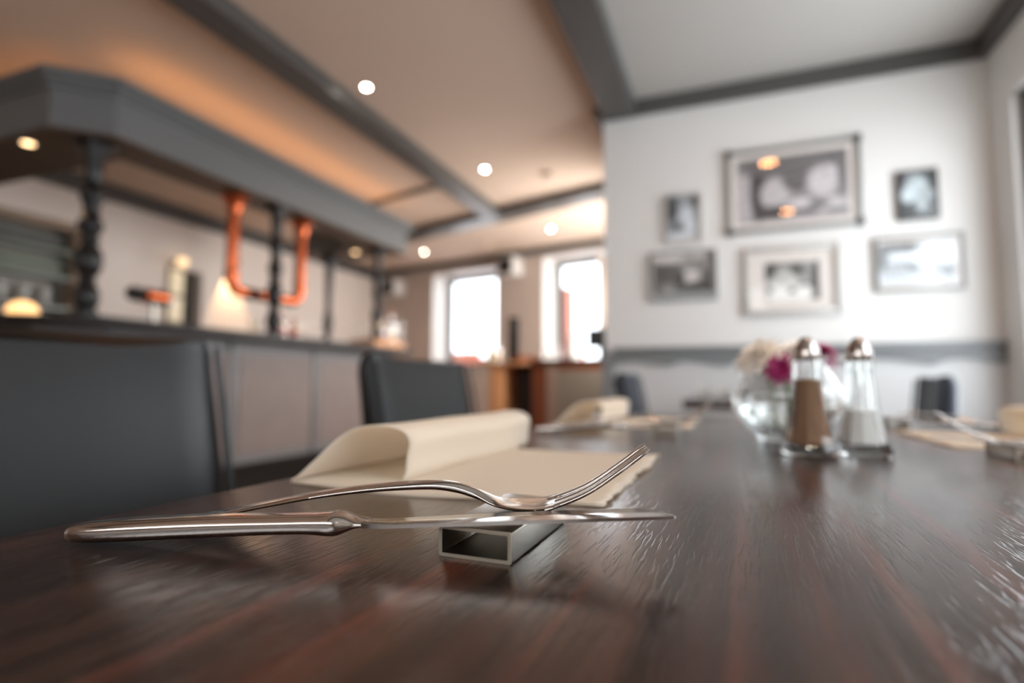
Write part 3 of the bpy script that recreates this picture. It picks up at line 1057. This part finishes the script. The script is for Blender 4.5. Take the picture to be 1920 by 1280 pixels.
# canopy over the bar
zb_, zt_ = 1.985, 2.262
Ca = empty('bar_canopy', (BX, 3, zb_), label='grey painted wooden canopy hanging over the bar on black columns', cat='canopy')


def ring_poly(e):
    return [(BX - .02 + e, 1.72 - e * .4), (BX - .02 + e, 4.33 + e), (-3.62, 4.33 + e), (-3.62, 3.93 - e), (-2.98 - e, 3.93 - e), (-2.98 - e, 1.92 + e), (-4.2, 1.92 + e), (-4.2, 1.54 - e), (-2.905 + e * .4, 1.54 - e)]


bm = bmesh.new(); prism(bm, [at(Ca, p) for p in ring_poly(0)], .012, .235)
obj('fascia', bm, M_canopy, Ca)
for za, zb2, e in ((.200, .228, .016), (.228, .256, .036), (.256, .277, .052)):
    bm = bmesh.new(); prism(bm, [at(Ca, p) for p in ring_poly(e)], za, zb2)
    obj('cornice_moulding', bm, M_canopy, Ca)
bm = bmesh.new(); prism(bm, [at(Ca, p) for p in ring_poly(-.006)], 0, .012)
obj('soffit', bm, M_under, Ca)
# orange LED strip on top
Ls = empty('led_strip', (BX, 3, zt_ + .0), label='orange light strip lying on top of the bar canopy', cat='light strip')
mbox('lit_strip', (-.12, -.10, -1.2, 1.25, .001, .013), M_led, Ls)
a_ = area('led_light', (BX - .10, 3.0, zt_ + .03), (0, 0, 1), .30, 2.5, .55, (1, .45, .14))
a_.parent = Ls
a_.matrix_parent_inverse = Matrix.Translation((-BX, -3, -zt_))
a_ = area('led_light', (-3.5, 1.66, zt_ + .03), (0, 0, 1), .9, .2, .14, (1, .45, .14))
a_.parent = Ls
a_.matrix_parent_inverse = Matrix.Translation((-BX, -3, -zt_))


def column(loc, ztop, r, label):
    t = empty('turned_column', loc, label=label, cat='column')
    H = ztop - loc[2]
    pr = [(1.25, 0), (1.25, .03), (.9, .04), (1.15, .07), (1.3, .11), (1.1, .16), (.7, .19), (.95, .205), (.7, .22), (1.25, .27), (1.4, .32), (1.2, .37), (.72, .41), (1.0, .425), (1.0, .44), (.72, .455), (1.15, .49), (1.25, .52), (1.0, .55), (.7, .57), (.95, .58), (.72, .60),
          (.92, .64), (1.2, .68), (1.0, .72), (.66, .745), (.9, .755), (.72, .77), (.85, .80), (.95, .86), (1.05, .92), (1.15, .96)]
    bm = bmesh.new()
    lathe(bm, [((.06 + p) * r, q * H) for p, q in smooth_pts(pr, 3)], 24)
    obj('shaft', bm, M_column, t, smooth=True, angle=60)
    mbox('capital', (-r * 1.5, r * 1.5, -r * 1.5, r * 1.5, H * .955, H), M_column, t, bev=.004)
    return t


column((-2.86, 1.72, 1.12), zb_, .041, 'black turned wooden column at the near corner of the bar')
column((-2.78, 2.82, 1.12), zb_, .036, 'black turned wooden column in front of the copper pipe')
column((-2.84, 4.06, 1.12), zb_, .032, 'black turned wooden column at the far end beside the bottles')
column((-3.40, 4.10, 0), zb_, .034, 'black turned wooden column standing behind the bar right of the copper pipe')

# copper U pipe
PXc = -2.90
Cp = empty('copper_pipe', (PXc, 2.85, zb_), label='large U-shaped copper pipe hanging under the bar canopy', cat='pipe')
bm = bmesh.new()
y0p, y1p, zlow = -.27, .325, -.595
pts = [(0, y0p, -.005), (0, y0p, zlow + .09)]
for k in range(1, 7):
    a = R(90 * k / 6)
    pts.append((0, y0p + .07 * (1 - math.cos(a)), zlow + .09 - .09 * math.sin(a)))
pts += [(0, y0p + .2, zlow), (0, y1p - .2, zlow)]
for k in range(0, 7):
    a = R(90 * k / 6)
    pts.append((0, y1p - .07 + .07 * math.sin(a), zlow + .09 - .09 * math.cos(a)))
pts += [(0, y1p, -.005)]
tube(bm, pts, .038, 18)
obj('pipe', bm, M_copper, Cp, smooth=True, angle=60)
for yy in (y0p, y1p):
    bm = bmesh.new()
    lathe(bm, [(.085, -.012), (.085, 0), (.03, 0)], 28, (0, yy, 0)); lathe(bm, [(.036, -.11), (.046, -.09), (.05, -.04), (.075, -.012)], 24, (0, yy, 0))
    obj('flange', bm, M_copper, Cp, smooth=True)
for yy in (y0p, y1p):
    bm = bmesh.new()
    lathe(bm, [(.040, -.30), (.043, -.29), (.043, -.25), (.040, -.24)], 20, (0, yy, -.22))
    obj('collar', bm, M_copper, Cp, smooth=True)

# ------------------------------------------------------------------ lights in the ceiling
dl = None


def downlight(loc, label, strength=1, glow=None, power=9, color=(1, .80, .62), group='recessed ceiling downlights', r=.016, spot=True):
    t = empty('recessed_downlight', loc, label=label, cat='downlight', group=group)
    bm = bmesh.new()
    lathe(bm, [(r + .012, -.003), (r + .012, 0), (r, 0), (r, -.003), (r + .012, -.003)], 28, cap=False)
    obj('trim_ring', bm, M_alu_lt, t, smooth=True)
    bm = bmesh.new()
    lathe(bm, [(.0005, -.0022), (r, -.0022), (r, -.0005), (.0005, -.0005)], 28)
    obj('lens', bm, glow or M_spot, t)
    if spot:
        l = bpy.data.lights.new('downlight_beam', 'SPOT')
        l.energy, l.color, l.spot_size, l.spot_blend, l.shadow_soft_size = power, color, R(110), .8, .03
        o = bpy.data.objects.new('downlight_beam', l)
        COL.objects.link(o)
        o.parent = t
        o.location = (0, 0, -.012)
    return t


downlight((-1.832, 2.471, ZC), 'round ceiling downlight nearest the long beam, upper left of the picture')
downlight((-1.699, 3.787, ZC), 'round ceiling downlight in the middle of the bar ceiling before the cross beam')
downlight((-1.712, 5.545, ZC), 'round ceiling downlight beyond the cross beam towards the right window')
downlight((-3.509, 5.984, ZC), 'round ceiling downlight beyond the cross beam over the left window')
M_spot_o = mat('amber_downlight_glow', (1, 1, 1, 1), .5, emit=(1, .42, .14, 1), estr=55)
downlight((.319, 1.898, ZC), 'warm downlight over the dining table, mirrored high in the large picture', glow=M_spot_o, power=2.6, r=.055, color=(1, .7, .5))
downlight((.568, .567, ZC), 'warm downlight over the camera end of the table, mirrored low in the large picture', glow=M_spot_o, power=2.6, r=.055, color=(1, .7, .5))
downlight((.807, -1.18, ZC), 'white downlight behind the camera mirrored in the medium picture', power=5, r=.03, color=(1, .8, .65))
# canopy spots
downlight((-3.19, 1.612, zb_), 'warm spotlight under the near left end of the bar canopy', glow=M_spot_w, power=5, color=(1, .66, .36), group='warm spotlights under the bar canopy', r=.026)
downlight((-3.10, 4.08, zb_), 'warm spotlight under the far end of the bar canopy', glow=M_spot_w, power=5, color=(1, .66, .36), group='warm spotlights under the bar canopy', r=.026)

for (x, y, l_) in ((-1.27, 4.05, 'small round smoke detector on the ceiling before the cross beam'), (-2.62, 5.9, 'small round ceiling sensor beyond the cross beam')):
    bm = bmesh.new()
    lathe(bm, [(.05, 0), (.05, -.012), (.036, -.03), (.0005, -.032)], 24)
    o = obj('smoke_detector', bm, M_ceiling2, smooth=True); o.location = (x, y, ZC)
    tag(o, l_, 'smoke detector')

# ------------------------------------------------------------------ things on the left wall behind the bar
# framed multi-pane cabinet / shelf of glasses
Sh = empty('wall_shelf_cabinet', (XL, 2.2, 1.30), label='wooden framed glass cabinet of dim shelves on the wall behind the bar', cat='cabinet')
M_cabw = mat('cabinet_frame_wood', srgb(150, 128, 108), .5)
bm = bmesh.new()
for d_ in ((.002, .16, -.9, -.84, -.25, .72), (.002, .16, .50, .58, -.25, .72), (.002, .16, -.84, .50, .66, .72), (.002, .16, -.84, .50, -.25, -.2)): box(bm, *d_, bev=.003)
obj('frame', bm, M_cabw, Sh, smooth=True)
mbox('back_panel', (.002, .012, -.84, .50, -.2, .66), mat('cabinet_back', srgb(118, 112, 104), .4), Sh)
for z_ in (.05, .28, .48):
    mbox('shelf', (.012, .14, -.84, .50, z_, z_ + .02), mat('glass_shelf_edge', srgb(128, 138, 128), .3), Sh)
mbox('dark_band', (.012, .06, -.84, .50, .53, .62), mat('smoked_band', srgb(78, 80, 76), .4), Sh)
mbox('dark_band', (.012, .06, -.84, .50, .32, .44), mat('green_band', srgb(96, 106, 92), .4), Sh)
for k in range(7):
    tumbler((XL + .09, 1.75 + k * .135, 1.37), .030, .13, 'tall glass in the dim shelf cabinet, %s in the row from the left' % ('first second third fourth fifth sixth last'.split()[k]), 'glasses in the shelf cabinet')

# dark doorway behind the bar and pale shelf column left of it
sbox('door_1', (XL - .14, XL - .10, 3.73, 3.94, 0, 1.88), mat('dark_door', srgb(52, 48, 40), .5))
Lp = empty('lit_display_panel', (XL, 3.64, 1.1), label='narrow pale lit display panel beside the dark doorway', cat='display panel')
mbox('backing', (.002, .03, -.08, .08, 0, .78), mat('display_frame', srgb(170, 156, 130), .5), Lp)
for z_ in (.03, .28, .53):
    mbox('lit_field', (.03, .036, -.065, .065, z_, z_ + .21), mat('lit_field', srgb(235, 220, 190), .5, emit=(1, .82, .56, 1), estr=.12), Lp)
Wl = empty('wall_lamp', (XL, 3.62, 1.93), label='small warm wall spotlight above the pale display panel', cat='wall lamp')
bm = bmesh.new(); tube(bm, [(.0, 0, 0), (.10, 0, 0)], .012, 10); obj('arm', bm, M_black, Wl, smooth=True)
bm = bmesh.new(); lathe(bm, smooth_pts([(.0005, -.055), (.03, -.05), (.048, -.02), (.048, .01), (.03, .03), (.0005, .035)], 3), 20, (.12, 0, 0))
obj('lamp_shade', bm, mat('warm_globe', srgb(255, 225, 180), .5, emit=(1, .68, .36, 1), estr=.55), Wl, smooth=True)
# wall washer casting a cone of warm light
Ww = empty('wall_washer', (XL, 4.26, 2.06), label='small black wall washer throwing a warm cone down the bar wall', cat='wall lamp')
bm = bmesh.new(); box(bm, 0, .10, -.03, .03, -.02, .02, .004); obj('body', bm, M_black, Ww, smooth=True)
l = bpy.data.lights.new('washer_beam', 'SPOT'); l.energy, l.color, l.spot_size, l.spot_blend, l.shadow_soft_size = 20, (1, .60, .28), R(58), .5, .01
o = bpy.data.objects.new('washer_beam', l); COL.objects.link(o); o.parent = Ww; o.location = (.085, 0, -.03); o.rotation_euler = (0, R(9), 0)

# shaded table lamp behind the bar at the left
Lm = empty('table_lamp', (-3.45, 1.77, 1.12), label='small warm glowing table lamp on the bar at the far left', cat='lamp')
bm = bmesh.new(); lathe(bm, [(.05, 0), (.05, .008), (.01, .012), (.008, .05)], 20); obj('base', bm, M_chrome, Lm, smooth=True)
bm = bmesh.new(); lathe(bm, smooth_pts([(.064, .045), (.070, .06), (.060, .085), (.038, .105), (.01, .115)], 3), 24); obj('lamp_shade', bm, M_warm_glow, Lm, smooth=True)

# beer tap
Bt = empty('beer_tap', (-3.10, 2.23, 1.12), label='chrome and copper beer tap with black handle on the bar', cat='beer tap')
bm = bmesh.new(); lathe(bm, [(.04, 0), (.04, .01), (.016, .02), (.016, .17)], 20); obj('stand', bm, M_satin, Bt, smooth=True)
bm = bmesh.new(); tube(bm, [(0, -.06, .185), (0, .07, .185)], [.046, .042], 18); obj('barrel', bm, M_copper, Bt, smooth=True)
bm = bmesh.new(); tube(bm, smooth_pts([(0, -.06, .187), (0, -.085, .187), (0, -.13, .189), (0, -.15, .19)], 3), [.024] * 3 + [.042] * 4 + [.030] * 3, 14); obj('handle', bm, M_black, Bt, smooth=True)
bm = bmesh.new(); tube(bm, [(0, .07, .185), (0, .11, .18), (0, .115, .15)], .014, 12); obj('spout', bm, M_chrome, Bt, smooth=True)


# ------------------------------------------------------------------ bottles and glasses on the bar
def bottle(loc, r, h, m, label, group='bottles on the bar end', capm=None, lab_m=None):
    t = empty('bottle', loc, label=label, cat='bottle', group=group)
    bm = bmesh.new()
    lathe(bm, smooth_pts([(.0005, .001), (r * .9, 0), (r, .008), (r, h * .55), (r * .9, h * .64), (r * .38, h * .76), (r * .32, h * .95), (r * .34, h * .96), (.0005, h * .962)], 3), 24)
    obj('body', bm, m, t, smooth=True, angle=60)
    bm = bmesh.new(); lathe(bm, [(r * .42, h * .90), (r * .42, h), (.0005, h)], 16); obj('cap', bm, capm or M_black, t, smooth=True)
    if lab_m:
        bm = bmesh.new(); lathe(bm, [(r + .0006, h * .18), (r + .0006, h * .45)], 24, cap=False); obj('paper_label', bm, lab_m, t, smooth=True)
    return t


M_lab1 = mat('cream_label', srgb(232, 206, 176), .6)
M_lab2 = mat('orange_label', srgb(214, 120, 70), .6)
M_lab3 = mat('pink_label', srgb(214, 130, 120), .6)
Tr = empty('serving_tray', (-2.90, 4.14, 1.12), label='orange wooden serving tray of bottles on the bar end', cat='tray')
mbox('tray_base', (-.12, .14, -.22, .25, 0, .012), M_orangewood, Tr)
bm = bmesh.new()
for d_ in ((-.12, -.105, -.22, .25, .012, .06), (.125, .14, -.22, .25, .012, .06), (-.105, .125, -.22, -.205, .012, .06), (-.105, .125, .235, .25, .012, .06)): box(bm, *d_)
obj('rim', bm, M_orangewood, Tr)
zt2 = 1.1325
M_lit = mat('pale_ceramic', srgb(246, 232, 214), .4)
bottle((-2.93, 4.20, zt2), .044, .42, mat('frosted_cream_glass', srgb(238, 204, 172), .3), 'tallest cream bottle on the wooden tray at the bar end', capm=M_lab1, lab_m=M_lab1)
bottle((-2.86, 4.32, zt2), .040, .33, M_clearb, 'clear bottle with white label right of the tallest one on the tray', capm=M_orangewood, lab_m=M_lab1)
bottle((-2.85, 4.06, zt2), .034, .24, M_amber, 'short amber bottle at the left on the wooden tray', capm=M_copper, lab_m=M_lab2)
bottle((-2.96, 4.33, zt2), .030, .26, M_clearb, 'slim clear bottle at the back of the wooden tray', capm=M_lab1, lab_m=M_lab2)
for x, y, h, m_, lab in ((-2.95, 4.02, .20, M_clearb, 'straight glass at the left back of the wooden tray'), (-2.81, 4.22, .16, M_lit, 'white ceramic cup between the bottles on the tray'), (-2.80, 4.36, .24, M_clearb, 'tall glass at the right end of the wooden tray')):
    tumbler((x, y, zt2), .032, h, lab, 'glasses among the tray bottles', m_)
for k, (y, m_, h, lab) in enumerate(((2.74, M_clearb, .125, 'first short glass left of the copper pipe column on the bar'), (2.83, M_clearb, .125, 'short glass directly behind the middle bar column'), (2.93, M_clearb, .13, 'short glass just right of the middle bar column'), (3.20, M_clearb, .13, 'short clear glass below the right arm of the copper pipe'), (3.32, M_clearb, .14, 'last short clear glass right of the copper pipe'))):
    tumbler((-2.86 if k != 1 else -2.95, y, 1.12), .036, h, lab, 'short glasses on the bar', m_)
bottle((-2.93, 3.05, 1.12), .036, .17, M_amber, 'small round bottle with pink label under the copper pipe', 'small bottles under the copper pipe', capm=M_lab3, lab_m=M_lab3)
bottle((-2.92, 3.16, 1.12), .036, .16, M_amber, 'small round bottle with red cap right of the pink labelled one', 'small bottles under the copper pipe', capm=M_lab2, lab_m=M_lab3)

# ------------------------------------------------------------------ service station in the far room
SY = 4.8
Cb = empty('service_cabinet', (-1.30, SY, 0), label='red-brown wooden service cabinet with taupe panel left of the white wall', cat='cabinet')
mbox('carcass', (-.36, .56, 0, .5, 0, .99), M_redwood, Cb, bev=.004)
mbox('worktop', (-.36, .60, -.03, .52, .99, 1.03), M_dkwood, Cb, bev=.004)
mbox('taupe_panel', (-.13, .52, -.012, 0, .08, .93), M_taupe, Cb)
mbox('door_frame', (-.22, -.13, -.02, 0, .05, .97), mat('brown_stile', srgb(142, 118, 104), .5), Cb)
Cs = empty('open_shelf_unit', (-1.93, SY, 0), label='dark open shelf unit with orange wood side left of the service cabinet', cat='shelf unit')
mbox('side_panel', (-.16, -.02, 0, .5, 0, .985), M_orangewood, Cs, bev=.003)
mbox('back_panel', (-.02, .26, .45, .5, 0, .985), M_dkwood, Cs)
mbox('shelf_board', (-.02, .26, .02, .45, .45, .475), M_dkwood, Cs)
mbox('top_board', (-.24, .255, -.03, .5, .985, 1.01), M_orangewood, Cs, bev=.003)
mbox('lower_door', (-.02, .26, .02, .04, .02, .45), M_dkwood, Cs)
# things on it
Mo = empty('monitor', (-1.06, SY + .20, 1.03), label='black till monitor on the service cabinet against the white wall edge', cat='monitor')
mbox('screen', (-.14, .12, 0, .03, .11, .29), M_black, Mo, bev=.004)
mbox('stand', (-.03, .03, .0, .04, .01, .12), M_black, Mo); mbox('foot', (-.08, .08, -.05, .08, 0, .012), M_black, Mo, bev=.003)
Wj = empty('ceramic_jug', (-1.30, SY + .10, 1.03), label='tall pale ceramic jug on the service cabinet before the right window', cat='jug')
bm = bmesh.new(); lathe(bm, smooth_pts([(.05, 0), (.062, .01), (.06, .06), (.042, .15), (.036, .22), (.04, .235), (.034, .235), (.03, .15), (.05, .05), (.0005, .02)], 3), 24); obj('body', bm, M_whitep, Wj, smooth=True)
bm = bmesh.new(); tube(bm, smooth_pts([(.04, 0, .19), (.08, 0, .17), (.08, 0, .09), (.055, 0, .06)], 4), .007, 8); obj('handle', bm, M_whitep, Wj, smooth=True)
tumbler((-1.46, SY + .12, 1.03), .034, .11, 'wine glass sized tumbler left of the pale jug', 'glasses on the service cabinet')
tumbler((-1.55, SY + .16, 1.03), .034, .10, 'short tumbler at the left of the service cabinet', 'glasses on the service cabinet')
Sp = empty('small_speaker', (-1.99, SY + .38, 1.01), label='small upright black speaker box between the two far windows', cat='speaker')
mbox('cabinet', (-.045, .045, -.04, .04, .001, .46), mat('speaker_black', srgb(20, 20, 20), .8, spec=.2), Sp, bev=.004)
bm = bmesh.new(); lathe(bm, [(.03, 0), (.03, .004), (.02, .006)], 20)
for v_ in bm.verts: v_.co = Vector((v_.co.x, -.041 - v_.co.z, v_.co.y + .36))
obj('driver', bm, M_frame, Sp, smooth=True)
bottle((-2.13, SY + .12, 1.01), .035, .26, glass('green_bottle_glass', srgb(190, 220, 170)), 'pale green bottle on the open shelf unit before the left window', 'bottles on the shelf unit', lab_m=M_lab1)
bottle((-2.04, SY + .08, 1.01), .032, .20, M_clearb, 'clear bottle beside the green one on the shelf unit', 'bottles on the shelf unit', lab_m=M_lab1)
for k, (x, z_, lab) in enumerate(((-1.80, 1.01, 'brown round bowl low behind the service cabinet edge'), (-1.72, 1.01, 'second brown round bowl nearer the service cabinet'))):
    bm = bmesh.new(); lathe(bm, smooth_pts([(.03, 0), (.055, .03), (.062, .06), (.058, .06), (.05, .03), (.0005, .012)], 3), 24)
    o = obj('bowl', bm, M_redwood, smooth=True); o.location = (x - .03, SY + .15 + k * .13, z_ + .001)
    tag(o, lab, 'bowl', 'brown bowls on the service station')

# speakers high on the far wall
def wall_box(u, z, label):
    p = pf_(u, -.01, z)
    t = empty('wall_speaker', p, math.atan2(ft.y, ft.x), label=label, cat='speaker')
    mbox('cabinet', (0, .24, -.20, 0, 0, .22), M_whitep, t, bev=.006)
    mbox('grille', (.015, .20, -.206, -.2, .015, .20), M_black, t)
    return t


ws = wall_box(1.98, 2.13, 'white speaker with black grille high on the far wall between the windows')
ws2 = wall_box(-.02, 2.05, 'white speaker high in the far left corner of the bar room')
# side blind of window 2
p = pf_(3.24, -.03, 1.2)
Bl = empty('window_blind', p, math.atan2(ft.y, ft.x), label='beige fabric blind panel at the right side of the right window', cat='blind')
bm = bmesh.new()
rows = []
for k in range(25):
    x = .012 + .16 * k / 24
    rows.append([(x, -.02 + .010 * math.sin(k * 1.4), 0.06), (x, -.02 + .010 * math.sin(k * 1.4), 1.02)])
loft(bm, rows, closed=False, cap=False)
o = obj('fabric', bm, mat('beige_fabric', srgb(226, 206, 190), .9), Bl, smooth=True)
md = o.modifiers.new('cloth', 'SOLIDIFY'); md.thickness = .002
mbox('rail', (0, .2, -.045, 0, 1.02, 1.05), M_whitep, Bl)
